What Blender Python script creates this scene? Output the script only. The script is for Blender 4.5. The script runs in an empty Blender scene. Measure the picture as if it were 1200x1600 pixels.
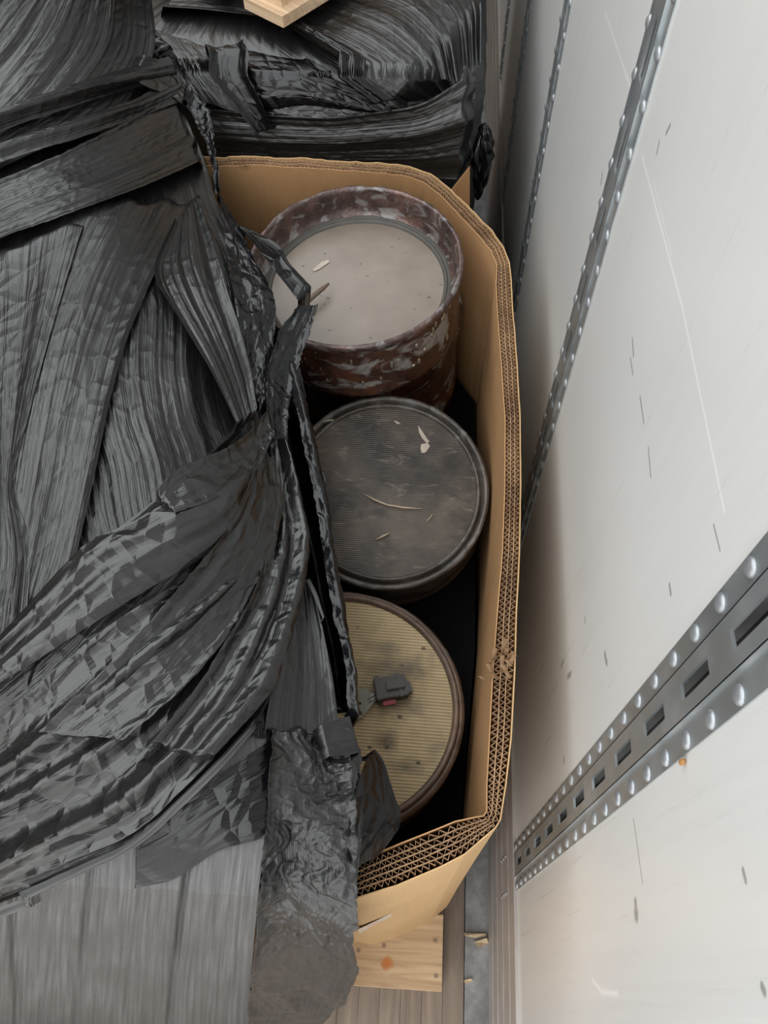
import bpy, bmesh, math, random
import numpy as np
from mathutils import Vector, Matrix

random.seed(7); rng = np.random.default_rng(7)
S = bpy.context.scene
COL = S.collection

# ------------------------------------------------------------------ camera
H = 2.13                                   # camera height above the trailer floor
FPX = 1270.0                               # focal length in pixels of the 1200x1600 frame
R = np.array([[0.99808441, -0.04659509, 0.04069903],
              [0.06078024, 0.86126049, -0.50451574],
              [-0.01154451, 0.50602299, 0.86244273]])
cam_d = bpy.data.cameras.new('camera'); cam = bpy.data.objects.new('camera', cam_d); COL.objects.link(cam)
M4 = Matrix([list(R[i]) + [0, ] for i in range(3)] + [[0, 0, 0, 1]])
cam.matrix_world = Matrix.Translation((0, 0, H)) @ M4
cam_d.sensor_fit = 'AUTO'; cam_d.sensor_width = 36.0; cam_d.lens = FPX / 1600 * 36.0
cam_d.clip_start = 0.02
S.camera = cam

# ------------------------------------------------------------------ world, lamps, exposure
W = bpy.data.worlds.new('world'); S.world = W; W.use_nodes = True
bg = W.node_tree.nodes['Background']
bg.inputs[0].default_value = (1.0, 0.995, 0.98, 1); bg.inputs[1].default_value = 2.6

def area(name, loc, rot, sx, sy, power, col):
    l = bpy.data.lights.new(name, 'AREA'); l.shape = 'RECTANGLE'; l.size = sx; l.size_y = sy
    l.energy = power; l.color = col
    o = bpy.data.objects.new(name, l); o.location = loc; o.rotation_euler = rot; COL.objects.link(o); return o
area('roof_daylight', (-1.05, .95, 3.05), (0, 0, 0), 1.7, 4.9, 90, (0.95, 0.985, 1.0))
S.view_settings.view_transform = 'Standard'; S.view_settings.look = 'None'
S.view_settings.gamma = 1.0; S.view_settings.use_curve_mapping = False
S.view_settings.exposure = 0.0

# ------------------------------------------------------------------ pixel -> place helpers
def ray(u, v):
    u = np.asarray(u, float); v = np.asarray(v, float)
    c = np.stack([u - 600.0, 800.0 - v, np.full_like(u, -FPX)], -1)
    return c @ R.T
def at(u, v, z):
    d = ray(u, v); k = (H - np.asarray(z, float)) / -d[..., 2]
    return d * k[..., None] + np.array([0, 0, H])
def atx(u, v, X):
    d = ray(u, v); return d * (X / d[..., 0])[..., None] + np.array([0, 0, H])
def aty(u, v, Y):
    d = ray(u, v); return d * (Y / d[..., 1])[..., None] + np.array([0, 0, H])

# ------------------------------------------------------------------ numpy noise
_perm = rng.permutation(1024); _grad = rng.uniform(0, 2 * np.pi, 1024)
def perlin(x, y):
    x = np.asarray(x, float); y = np.asarray(y, float); x, y = np.broadcast_arrays(x, y)
    xi = np.floor(x).astype(int); yi = np.floor(y).astype(int); xf = x - xi; yf = y - yi
    def g(a, b, dx, dy):
        h = _perm[(_perm[a & 1023] + b) & 1023]; an = _grad[h]
        return np.cos(an) * dx + np.sin(an) * dy
    u = xf * xf * xf * (xf * (xf * 6 - 15) + 10); v = yf * yf * yf * (yf * (yf * 6 - 15) + 10)
    n00 = g(xi, yi, xf, yf); n10 = g(xi + 1, yi, xf - 1, yf)
    n01 = g(xi, yi + 1, xf, yf - 1); n11 = g(xi + 1, yi + 1, xf - 1, yf - 1)
    return (n00 * (1 - u) + n10 * u) * (1 - v) + (n01 * (1 - u) + n11 * u) * v
_val = rng.uniform(-1, 1, 4096)
def facet(x, y):
    """piecewise flat noise: random heights on a triangle lattice, straight creases between"""
    x = np.asarray(x, float) ; y = np.asarray(y, float)
    u = x - y * .5; v = y * 1.1547; i = np.floor(u).astype(int); j = np.floor(v).astype(int); fu = u - i; fv = v - j
    h = lambda a, b: _val[(_perm[(_perm[a & 1023] + b) & 1023] * 4 + (a & 3)) & 4095]
    up = fu + fv > 1
    a = np.where(up, h(i + 1, j + 1), h(i, j)); wa = np.where(up, fu + fv - 1, 1 - fu - fv)
    return a * wa + h(i + 1, j) * np.where(up, 1 - fv, fu) + h(i, j + 1) * np.where(up, 1 - fu, fv)
def ridged(x, y): return 1 - 2.2 * np.abs(perlin(x, y))

# ------------------------------------------------------------------ objects
def wpos(o):
    p = Vector((0, 0, 0))
    while o is not None: p += o.location; o = o.parent
    return p
def link(o, parent=None, world=True):
    COL.objects.link(o)
    if parent is not None:
        if world: o.location = Vector(o.location) - wpos(parent)
        o.parent = parent
    return o
def mesh(name, verts, faces, mat, uv=None, smooth=False):
    m = bpy.data.meshes.new(name)
    m.from_pydata([tuple(map(float, v)) for v in verts], [], [tuple(map(int, f)) for f in faces])
    if mat: m.materials.append(mat)
    if smooth: m.polygons.foreach_set('use_smooth', [True] * len(m.polygons))
    if uv is not None:
        l = m.uv_layers.new(name='uv'); idx = np.zeros(len(m.loops), int); m.loops.foreach_get('vertex_index', idx)
        l.data.foreach_set('uv', np.asarray(uv)[idx].ravel())
    m.update(); return m
def obj(name, verts, faces, mat, parent=None, uv=None, smooth=False, world=True):
    return link(bpy.data.objects.new(name, mesh(name, verts, faces, mat, uv, smooth)), parent, world)
def from_bm(name, bm, mat, parent=None, smooth=False, world=True):
    bmesh.ops.recalc_face_normals(bm, faces=bm.faces)
    m = bpy.data.meshes.new(name); bm.to_mesh(m); bm.free(); m.materials.append(mat)
    if smooth: m.polygons.foreach_set('use_smooth', [True] * len(m.polygons))
    return link(bpy.data.objects.new(name, m), parent, world)
def empty(name, loc, label=None, cat=None, group=None, rot=None):
    o = bpy.data.objects.new(name, None); o.location = loc; o.empty_display_size = 0.05
    if rot is not None: o.rotation_euler = rot
    COL.objects.link(o)
    if label: tag(o, label, cat, group)
    return o
def tag(o, label, cat, group=None):
    o['label'] = label; o['category'] = cat
    if group: o['group'] = group
    return o
def structure(o): o['kind'] = 'structure'; return o

class MB:                                   # collects boxes / prisms into one mesh
    def __init__(s): s.v = []; s.f = []
    def add(s, v, f):
        n = len(s.v); s.v += [tuple(p) for p in v]; s.f += [tuple(i + n for i in q) for q in f]; return s
    def box(s, a, b):
        (x0, y0, z0), (x1, y1, z1) = a, b
        return s.add([(x0, y0, z0), (x1, y0, z0), (x1, y1, z0), (x0, y1, z0), (x0, y0, z1), (x1, y0, z1), (x1, y1, z1), (x0, y1, z1)],
                     [(0, 3, 2, 1), (4, 5, 6, 7), (0, 1, 5, 4), (1, 2, 6, 5), (2, 3, 7, 6), (3, 0, 4, 7)])
    def tube(s, pts, r, n=8):
        pts = [Vector(p) for p in pts]; rings = []
        rs = r if hasattr(r, '__len__') else [r] * len(pts)
        for i, p in enumerate(pts):
            d = (pts[min(i + 1, len(pts) - 1)] - pts[max(i - 1, 0)]).normalized()
            a = d.orthogonal().normalized() if i == 0 else (a - d * a.dot(d)).normalized()
            b = d.cross(a)
            rings.append([p + (a * math.cos(k * 2 * math.pi / n) + b * math.sin(k * 2 * math.pi / n)) * rs[i] for k in range(n)])
        v = [q for rg in rings for q in rg]; f = []
        for i in range(len(pts) - 1):
            for k in range(n): f.append((i * n + k, i * n + (k + 1) % n, (i + 1) * n + (k + 1) % n, (i + 1) * n + k))
        f.append(tuple(range(n))[::-1]); f.append(tuple(range((len(pts) - 1) * n, len(pts) * n)))
        return s.add(v, f)
    def build(s, name, mat, parent=None, smooth=False, world=True):
        return obj(name, s.v, s.f, mat, parent, None, smooth, world)

# ------------------------------------------------------------------ node helpers
class N:
    def __init__(s, name):
        s.m = bpy.data.materials.new(name); s.m.use_nodes = True; s.t = s.m.node_tree
        s.b = s.t.nodes['Principled BSDF']
    def n(s, typ, **kw):
        nd = s.t.nodes.new(typ)
        for k, v in kw.items(): setattr(nd, k, v)
        return nd
    def put(s, sock, val):
        if hasattr(val, 'is_linked') or isinstance(val, bpy.types.NodeSocket): s.t.links.new(val, sock)
        else: sock.default_value = val
    def math(s, op, a, b=None, c=None, clamp=False):
        nd = s.n('ShaderNodeMath', operation=op, use_clamp=clamp); s.put(nd.inputs[0], a)
        if b is not None: s.put(nd.inputs[1], b)
        if c is not None: s.put(nd.inputs[2], c)
        return nd.outputs[0]
    def coord(s, kind='Object'): return s.n('ShaderNodeTexCoord').outputs[kind]
    def scale(s, vec, xyz, loc=(0, 0, 0), rot=(0, 0, 0)):
        nd = s.n('ShaderNodeMapping'); s.put(nd.inputs[0], vec); nd.inputs[3].default_value = xyz
        nd.inputs[1].default_value = loc; nd.inputs[2].default_value = rot; return nd.outputs[0]
    def noise(s, vec, sc=5, det=4, rough=.55, dist=0):
        nd = s.n('ShaderNodeTexNoise'); s.put(nd.inputs['Vector'], vec); nd.inputs['Scale'].default_value = sc
        nd.inputs['Detail'].default_value = det; nd.inputs['Roughness'].default_value = rough; nd.inputs['Distortion'].default_value = dist
        return nd.outputs['Fac']
    def vor(s, vec, sc=5, feat='F1'):
        nd = s.n('ShaderNodeTexVoronoi', feature=feat); s.put(nd.inputs['Vector'], vec); nd.inputs['Scale'].default_value = sc
        return nd.outputs['Distance']
    def ramp(s, fac, *stops, interp='LINEAR'):
        nd = s.n('ShaderNodeValToRGB'); nd.color_ramp.interpolation = interp; e = nd.color_ramp.elements
        while len(e) < len(stops): e.new(0.5)
        for el, (p, c) in zip(e, stops):
            el.position = p; el.color = (c, c, c, 1) if not hasattr(c, '__len__') else (*c, 1)
        s.put(nd.inputs[0], fac); return nd.outputs[0]
    def mix(s, fac, a, b, typ='MIX'):
        nd = s.n('ShaderNodeMix', data_type='RGBA', blend_type=typ); s.put(nd.inputs[0], fac)
        for i, v in ((6, a), (7, b)):
            if isinstance(v, tuple): v = (*v, 1) if len(v) == 3 else v
            s.put(nd.inputs[i], v)
        return nd.outputs[2]
    def sep(s, vec):
        nd = s.n('ShaderNodeSeparateXYZ'); s.put(nd.inputs[0], vec); return nd.outputs
    def bump(s, h, strength=.3, dist=.01, prev=None):
        nd = s.n('ShaderNodeBump'); s.put(nd.inputs['Height'], h); nd.inputs['Strength'].default_value = strength
        nd.inputs['Distance'].default_value = dist
        if prev is not None: s.put(nd.inputs['Normal'], prev)
        return nd.outputs[0]
    def done(s, color=None, rough=None, metal=None, normal=None, spec=None, coat=None):
        b = s.b
        if isinstance(color, tuple) and len(color) == 3: color = (*color, 1)
        for k, v in (('Base Color', color), ('Roughness', rough), ('Metallic', metal), ('Normal', normal), ('Specular IOR Level', spec), ('Coat Weight', coat)):
            if v is not None: s.put(b.inputs[k], v)
        return s.m

def simple(name, col, rough=.5, metal=0., nz=.12, sc=40):
    k = N(name); c = k.coord(); n = k.noise(c, sc, 4)
    d = tuple(x * (1 - nz) for x in col); e = tuple(min(1, x * (1 + nz)) for x in col)
    return k.done(k.ramp(n, (.3, d), (.7, e)), rough, metal, k.bump(n, .08, .003))

def seg_mask(k, y, z, segs):
    tot = None
    for (y0, z0, y1, z1, w) in segs:         # soft line marks on the wall, given in wall coordinates
        dy, dz = y1 - y0, z1 - z0; L = dy * dy + dz * dz + 1e-9
        py = k.math('SUBTRACT', y, y0); pz = k.math('SUBTRACT', z, z0)
        h = k.math('ADD', k.math('MULTIPLY', py, dy / L), k.math('MULTIPLY', pz, dz / L), clamp=True)
        ey = k.math('SUBTRACT', py, k.math('MULTIPLY', h, dy)); ez = k.math('SUBTRACT', pz, k.math('MULTIPLY', h, dz))
        d = k.math('SQRT', k.math('ADD', k.math('MULTIPLY', ey, ey), k.math('MULTIPLY', ez, ez)))
        m = k.math('SUBTRACT', 1.0, k.math('DIVIDE', d, w), clamp=True)
        tot = m if tot is None else k.math('MAXIMUM', tot, m)
    return tot

# ---- wall panel
WX = 0.2136
def wyz(u, v): p = atx(u, v, WX); return float(p[1]), float(p[2])
def wseg(u0, v0, u1, v1, w): return (*wyz(u0, v0), *wyz(u1, v1), w)
k = N('white_panel'); c = k.coord(); o3 = k.sep(c)
streak = k.noise(k.scale(c, (1, 60, 1.2)), 3, 5, .6)
blotch = k.noise(k.scale(c, (1, 3, 2)), 2.2, 3)
base = k.ramp(streak, (.3, (.675, .68, .67)), (.7, (.70, .705, .695)))
base = k.mix(k.ramp(blotch, (.35, .0), (.75, .25)), base, (.62, .62, .60))
dark = seg_mask(k, o3[1], o3[2], [wseg(941, 272, 939, 287, .0035), wseg(1047, 196, 1041, 208, .003), wseg(1030, 222, 1026, 240, .0025), wseg(945, 1022, 948, 1036, .005),
        wseg(880, 1032, 877, 1042, .004), wseg(892, 1052, 887, 1058, .005), wseg(914, 965, 914, 972, .003), wseg(1046, 914, 1048, 928, .003),
        wseg(988, 530, 990, 556, .0025), wseg(985, 560, 989, 585, .002), wseg(1000, 620, 1006, 660, .002), wseg(1013, 700, 1017, 745, .002), wseg(993, 1410, 993, 1412, .006), wseg(994, 1427, 994, 1429, .009),
        wseg(1161, 1360, 1165, 1376, .003), wseg(1191, 1542, 1194, 1549, .004), wseg(881, 1186, 881, 1190, .006), wseg(990, 1280, 1004, 1380, .0015), wseg(1115, 820, 1125, 860, .0015)])
white = seg_mask(k, o3[1], o3[2], [wseg(1003, 243, 1066, 480, .0028), wseg(1066, 480, 1132, 800, .0022), wseg(945, 18, 986, 140, .0024), wseg(1020, 280, 1050, 400, .0012),
        wseg(870, 1040, 880, 1110, .0015), wseg(925, 1530, 940, 1550, .004), wseg(940, 1550, 965, 1553, .004)])
col = k.mix(k.math('MULTIPLY', white, .9), base, (.86, .87, .86))
col = k.mix(k.math('MULTIPLY', k.math('SMOOTH_MIN', dark, .5, .1), 1.25), col, (.12, .13, .12))
rough = k.ramp(streak, (.3, .27), (.7, .36))
M_wall = k.done(col, rough, 0.0, k.bump(streak, .012, .002), .55)

# ---- metals
k = N('galvanised_steel'); c = k.coord(); sp = k.vor(k.scale(c, (1, 1, .6)), 55); n = k.noise(c, 18, 5)
col = k.mix(k.ramp(n, (.35, 0.), (.7, .8)), (.44, .48, .50), (.60, .63, .65)); col = k.mix(k.ramp(sp, (.1, 0.), (.6, .35)), col, (.36, .40, .42))
M_galv = k.done(col, k.ramp(n, (.3, .28), (.7, .45)), .75, k.bump(n, .05, .002))
k = N('scuffed_aluminium'); c = k.coord(); n = k.noise(k.scale(c, (1, 2, 60)), 3, 4); n2 = k.noise(c, 9, 5)
M_alu = k.done(k.mix(k.ramp(n2, (.35, 0.), (.7, .7)), (.50, .47, .45), (.64, .61, .58)), k.ramp(n, (.3, .35), (.7, .5)), .45, k.bump(n, .12, .002))
k = N('grimy_steel_strip'); c = k.coord(); n = k.noise(c, 30, 6, .65); n2 = k.noise(c, 7, 4)
col = k.mix(k.ramp(n, (.4, 0.), (.68, 1.)), (.27, .27, .275), (.42, .425, .43)); col = k.mix(k.ramp(n2, (.5, 0.), (.7, .6)), col, (.14, .13, .125))
M_strip = k.done(col, .55, .3, k.bump(n, .3, .003))
k = N('trailer_skin'); M_skin = k.done((.13, .13, .13), .6)
M_unseen_dark = simple('darkened_unseen_wall', (.10, .075, .055), .6)  # unseen walls coloured dark so the film's creases reflect dark
M_white = simple('white_liner', (.66, .66, .65), .5)

# ---- wood
def wood(name, a, b, axis, rough=.6, sc=1.0):
    k = N(name); c = k.coord(); s = [22 * sc] * 3; s[axis] = 1.6 * sc
    inf = k.n('ShaderNodeObjectInfo').outputs['Random']
    off = k.n('ShaderNodeVectorMath', operation='ADD'); k.put(off.inputs[0], c)
    cmb = k.n('ShaderNodeCombineXYZ'); [k.put(cmb.inputs[i], k.math('MULTIPLY', inf, 7.3 + i)) for i in range(3)]
    k.put(off.inputs[1], cmb.outputs[0]); v = k.scale(off.outputs[0], tuple(s))
    n = k.noise(v, 2.2, 6, .62, 1.2); f = k.noise(k.scale(c, (90, 90, 90)), 2, 3)
    col = k.ramp(n, (.3, a), (.5, tuple((x + y) / 2 for x, y in zip(a, b))), (.68, b))
    col = k.mix(k.ramp(f, (.62, 0.), (.75, .35)), col, tuple(x * .5 for x in a))
    return k, c, col, k.bump(n, .22, .002), rough
k, c, col, bp, r_ = wood('pale_pine', (.42, .27, .15), (.70, .52, .33), 0)
o3 = k.sep(c)
def spot(px, pz, rad):
    dx = k.math('SUBTRACT', o3[0], float(px)); dy = k.math('SUBTRACT', o3[1], float(pz))
    d = k.math('SQRT', k.math('ADD', k.math('MULTIPLY', dx, dx), k.math('MULTIPLY', dy, dy)))
    d = k.math('ADD', d, k.math('MULTIPLY', k.math('SUBTRACT', k.noise(c, 60, 3), .5), rad * .9))
    return k.math('SUBTRACT', 1.0, k.math('POWER', k.math('DIVIDE', d, rad), 3), clamp=True)
ps = at(605, 1505, .15); col = k.mix(k.math('MULTIPLY', spot(ps[0], ps[1], .015), .9), col, (.52, .16, .02))
for (u, v) in ((680, 1469), (681, 1525), (600, 1477), (560, 1485)):
    p = at(u, v, .15); col = k.mix(k.math('MULTIPLY', spot(p[0], p[1], .006), .7), col, (.12, .09, .07))
M_pine = k.done(col, .65, 0., bp)
k, c, col, bp, r_ = wood('raw_pine_far', (.46, .30, .18), (.74, .56, .38), 0); M_pine2 = k.done(col, .65, 0., bp)
k, c, col, bp, r_ = wood('worn_floor_oak', (.20, .155, .125), (.36, .285, .225), 1, sc=.7)
M_floor = k.done(col, .6, 0., bp)
k, c, col, bp, r_ = wood('splintered_pine', (.45, .33, .2), (.72, .58, .38), 1); M_chip = k.done(col, .7, 0., bp)

# ---- cardboard
def card(name, a, b, extra=None):
    k = N(name); c = k.coord(); n = k.noise(c, 6, 5); f = k.noise(k.scale(c, (140, 140, 3)), 3, 2)
    col = k.ramp(n, (.3, a), (.7, b)); col = k.mix(k.ramp(f, (.4, 0.), (.7, .18)), col, tuple(x * .7 for x in a))
    if extra: col = extra(k, c, col)
    return k.done(col, .72, 0., k.bump(f, .10, .0015), .3)
def smudge(k, c, col):
    p = aty(381, 267, 1.28); o = k.sep(c); 
    dx = k.math('SUBTRACT', o[0], float(p[0])); dz = k.math('SUBTRACT', o[2], float(p[2]))
    d = k.math('SQRT', k.math('ADD', k.math('MULTIPLY', dx, dx), k.math('MULTIPLY', dz, dz)))
    d = k.math('ADD', d, k.math('MULTIPLY', k.math('SUBTRACT', k.noise(c, 70, 3), .5), .015))
    m = k.math('SUBTRACT', 1., k.math('DIVIDE', d, .014), clamp=True)
    col = k.mix(k.math('MULTIPLY', m, .65), col, (.13, .07, .03))
    # grease and grime rubbed on lower down inside
    g = k.noise(k.scale(c, (5, 5, 2)), 2.5, 4); return k.mix(k.ramp(g, (.55, 0.), (.8, .45)), col, (.17, .095, .045))
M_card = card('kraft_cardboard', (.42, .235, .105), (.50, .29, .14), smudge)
M_cardlit = card('kraft_cardboard_outside_lit', (.56, .36, .175), (.62, .41, .21))  # same board, lightened for the door light falling on its outside
k = N('kraft_fluting'); c = k.coord(); n = k.noise(c, 7, 4); n2 = k.noise(c, 90, 3)
col = k.ramp(n, (.35, (.20, .115, .065)), (.6, (.38, .235, .13))); col = k.mix(k.ramp(n2, (.5, 0.), (.75, .6)), col, (.48, .32, .2))
M_flute = k.done(col, .8, 0., None, .2)
k = N('tape_glare'); M_tape_glare = k.done((.82, .81, .79), .10, 0., None, .7)  # tape glare put into an opaque white colour
k = N('shade_black'); M_shade = k.done((.004, .004, .005), .8, spec=.12)  # near-black colour stands for shade in the box gap and holes

# ---- black stretch film; uv carries metres across (u) and along (v) the pull of the film
def film(name, col, r0, r1, fine=1.0, crisp=1.0, spec=.62):
    k = N(name); uv = k.coord('UV')
    a = k.noise(k.scale(uv, (150, 3.0, 1)), 1.0, 3, .55, .25)
    b = k.noise(k.scale(uv, (520, 9, 1)), 1.0, 3, .6, .2)
    w = k.noise(k.scale(uv, (9, 5, 1)), 1.0, 4)
    cr = k.vor(k.scale(uv, (45, 30, 1)), 1.0, 'DISTANCE_TO_EDGE')
    n1 = k.bump(a, .40 * fine, .006); n2 = k.bump(b, .22 * fine, .0022, n1)
    n3 = k.bump(k.ramp(cr, (0., 0.), (.25, 1.)), .18 * crisp, .004, n2)
    rough = k.math('ADD', k.ramp(w, (.3, r0), (.7, r1)), k.math('MULTIPLY', k.ramp(b, (.3, 0.), (.7, 1.)), .10))
    dust = k.ramp(k.math('MULTIPLY', k.ramp(a, (.35, 0.), (.75, 1.)), k.ramp(w, (.3, .2), (.7, 1.))), (0., 0.), (1., 1.))
    colr = k.mix(dust, tuple(x * .55 for x in col), tuple(x * 1.9 for x in col))
    k.b.inputs['IOR'].default_value = 1.52
    return k.done(colr, rough, 0., n3, spec)
M_film = film('black_stretch_film', (.010, .010, .0105), .20, .34)
M_film_crisp = film('black_stretch_film_crumpled', (.010, .010, .010), .16, .28, .5, 2.2)
M_film_lit = film('black_stretch_film_lit', (.085, .086, .086), .5, .62, .55, .3)  # lighter copy of the film, door light put into its colour
M_film_grey = film('black_stretch_film_grey', (.020, .020, .020), .25, .38, .5, 1.8, .56)  # slightly greyer and rougher copy of the film
M_film_wet = film('black_stretch_film_glossy', (.005, .005, .006), .10, .20, .5, 1.8, .36)

# ---- canisters
def rust(name, a, b, cc, grey_amt, r0, r1, sc=1.0):
    k = N(name); c = k.coord(); n = k.noise(c, 9 * sc, 6, .6, .6); n2 = k.noise(k.scale(c, (1, 1, 1.6), (3, 1, 2)), 14 * sc, 5, .6, .8); n3 = k.noise(c, 70 * sc, 4)
    col = k.ramp(n, (.32, a), (.52, b), (.66, cc)); col = k.mix(k.ramp(n3, (.5, 0.), (.72, .5)), col, tuple(x * .35 for x in a))
    col = k.mix(k.ramp(n2, (.53, 0.), (.62, grey_amt)), col, (.36, .36, .35))
    bp = k.bump(n3, .35, .003, k.bump(n, .4, .006))
    return k.done(col, k.ramp(n2, (.4, r0), (.6, r1)), .25, bp, .6)
M_rust = rust('wet_rusty_steel', (.04, .02, .016), (.105, .048, .03), (.20, .065, .025), .85, .12, .26)
M_rim = rust('flaking_rust_rim', (.035, .022, .021), (.085, .052, .048), (.15, .085, .07), .45, .22, .42, 2.2)
M_darkrim = rust('sooty_steel', (.045, .038, .034), (.085, .072, .062), (.13, .105, .09), .25, .38, .55, 1.2)
M_brownrim = rust('brown_heat_scale_steel', (.085, .058, .044), (.15, .10, .075), (.21, .14, .10), .12, .45, .62, 1.0)
M_canbody = rust('sooty_brown_steel', (.04, .031, .026), (.075, .058, .047), (.115, .085, .065), .12, .4, .55, 1.0)
M_ring = simple('dark_mat_ring', (.075, .068, .06), .6)

def face_mat(name, a, b, pitch, stripe, smudge_amt, specks, dirt):
    k = N(name); c = k.coord(); o = k.sep(c)
    n = k.noise(c, 7, 5, .6); n2 = k.noise(k.scale(c, (1, 1.8, 1), (2, 5, 0), (0, 0, .5)), 9, 5, .65, .9)
    col = k.ramp(n, (.38, a), (.62, b)); bp = None
    if pitch:
        s = k.math('SINE', k.math('MULTIPLY', o[1], 2 * math.pi / pitch)); s2 = k.math('SINE', k.math('MULTIPLY', o[0], 2 * math.pi / pitch))
        g = k.math('ADD', k.math('MULTIPLY', s, .42), .5); g2 = k.math('ADD', k.math('MULTIPLY', s2, .03), .0)
        hgt = k.math('ADD', g, g2, clamp=True)
        col = k.mix(k.math('MULTIPLY', k.math('SUBTRACT', 1., hgt), stripe), col, tuple(x * .16 for x in a))
        bp = k.bump(hgt, .4, .0012)
    col = k.mix(k.ramp(n2, (.52, 0.), (.68, smudge_amt)), col, dirt)
    if specks:
        v = k.vor(k.scale(c, (1, 1.3, 1)), specks); w = k.noise(c, 5, 2)
        m = k.math('MULTIPLY', k.ramp(v, (.07, 1.), (.13, 0.)), k.ramp(w, (.36, 0.), (.48, .9))); col = k.mix(m, col, (.05, .04, .03))
    return k, c, col, bp
k, c, col, bp = face_mat('fouled_ceramic', (.165, .132, .104), (.215, .177, .142), 0, 0, .25, 36, (.25, .19, .14)); M_ceramic = k.done(col, .38, 0., None, .5)
k, c, col, bp = face_mat('sooty_honeycomb', (.026, .020, .016), (.145, .112, .086), .0036, .5, .85, 0, (.014, .012, .011))
pale = k.noise(k.scale(c, (1, 3.2, 1), (1, 0, 0), (0, 0, .7)), 16, 5, .7, 1.5); col = k.mix(k.ramp(pale, (.57, 0.), (.68, .45)), col, (.26, .21, .165))
M_soot = k.done(col, .42, 0., bp, .5)
k, c, col, bp = face_mat('beige_honeycomb', (.50, .385, .215), (.62, .49, .29), .0049, .62, .45, 26, (.16, .13, .09)); 
o3 = k.sep(c)
def cspot(px, py, rx, ry, amt, rgb):
    global col
    dx = k.math('DIVIDE', k.math('SUBTRACT', o3[0], px), rx); dy = k.math('DIVIDE', k.math('SUBTRACT', o3[1], py), ry)
    d = k.math('ADD', k.math('SQRT', k.math('ADD', k.math('MULTIPLY', dx, dx), k.math('MULTIPLY', dy, dy))), k.math('MULTIPLY', k.math('SUBTRACT', k.noise(c, 38, 4), .5), 1.4))
    col = k.mix(k.math('MULTIPLY', k.math('SUBTRACT', 1.15, d, clamp=True), amt), col, rgb)
cspot(.085, .06, .055, .03, .75, (.085, .075, .06)); cspot(.075, .01, .06, .03, .7, (.09, .08, .06)); cspot(.07, -.05, .02, .018, .8, (.07, .06, .05)); cspot(.1, -.085, .028, .014, .7, (.07, .06, .05)); cspot(.06, .095, .03, .012, .5, (.12, .1, .08))
M_beige = k.done(col, .6, 0., bp, .3)
M_plastic = simple('dark_plastic', (.055, .05, .048), .45); M_pink = simple('faded_red_plastic', (.45, .10, .12), .5)
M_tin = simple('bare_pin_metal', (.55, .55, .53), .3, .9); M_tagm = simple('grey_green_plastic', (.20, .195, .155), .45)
M_straw = simple('pale_straw', (.50, .41, .29), .6); M_twig = simple('dry_twig', (.14, .095, .065), .7); M_flake = simple('pale_flake', (.42, .36, .30), .6)
M_rubber = simple('amber_fragment', (.40, .19, .06), .5)

# ================================================================== THE SETTING
Y0, Y1 = -1.6, 5.2
posts = [0.2095 + .618 * i for i in range(-2, 6)]
wr = structure(MB().box((WX + .032, Y0, 0), (WX + .05, Y1, 2.75)).build('wall_right', M_skin))
edges = [Y0] + posts + [Y1]
for a, b in zip(edges[:-1], edges[1:]):
    a2 = a if a == Y0 else a + .031; b2 = b if b == Y1 else b - .031
    MB().box((WX, a2, .50), (WX + .031, b2, 2.75)).build('wall_panel', M_wall, wr)
# scuff plate with its long grooves
sp = MB(); zz = [0.012, .10, .112, .20, .212, .30, .312, .40, .412, .485, .50]
for i in range(0, 10, 2): sp.box((WX - .004, Y0, zz[i]), (WX + .03, Y1, zz[i + 1]))
sp.box((WX - .001, Y0, 0), (WX + .03, Y1, .494)); sp.box((WX - .006, Y0, .488), (WX + .03, Y1, .502))
sp.build('scuff_plate', M_alu, wr)
# rivet mesh: a low dome
def dome(r, h, n=12):
    v = []; f = []
    for j in range(4):
        a = j / 4 * math.pi / 2
        for i in range(n):
            t = i * 2 * math.pi / n; v.append((-h * math.sin(a), r * math.cos(a) * math.cos(t), r * math.cos(a) * math.sin(t)))
    v.append((-h, 0, 0))
    for j in range(3):
        for i in range(n): f.append((j * n + i, j * n + (i + 1) % n, (j + 1) * n + (i + 1) % n, (j + 1) * n + i))
    for i in range(n): f.append((3 * n + i, 3 * n + (i + 1) % n, 4 * n))
    return v, f
M_rivet = simple('rivet_steel', (.36, .38, .40), .42, .6)
riv_me = mesh('rivet', *dome(.0075, .0040), M_rivet, smooth=True)
def post(yc, zt):
    m = MB(); z0 = .502; ft, ct = .0015, .0045
    for s in (-1, 1):
        a, b = sorted((yc + s * .0425, yc + s * .0195)); m.box((WX - ft, a, z0), (WX, b, zt))
        a, b = sorted((yc + s * .0200, yc + s * .0185)); m.box((WX - ct, a, z0), (WX, b, zt))
        a, b = sorted((yc + s * .0195, yc + s * .0068)); m.box((WX - ct, a, z0), (WX - ct + .0028, b, zt))
    zc = .568 - .109; zprev = z0
    while zc < zt:
        lo, hi = zc - .0315, zc + .0315
        if lo > zprev and lo < zt: m.box((WX - ct, yc - .0068, zprev), (WX - ct + .0028, yc + .0068, lo))
        zprev = max(hi, z0); zc += .109
    if zprev < zt: m.box((WX - ct, yc - .0068, zprev), (WX - ct + .0028, yc + .0068, zt))
    p = m.build('logistics_post', M_galv, wr)
    for s, zs in ((-1, .518), (1, .512)):
        i = 0
        while zs + .055 * i < zt:
            r = bpy.data.objects.new('rivet', riv_me); r.location = (WX - ft, yc + s * .0335, zs + .055 * i); link(r, p); i += 1
    return p
for yc in posts[1:]: post(yc, 2.02 if yc < 1.8 else 1.75)
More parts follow.
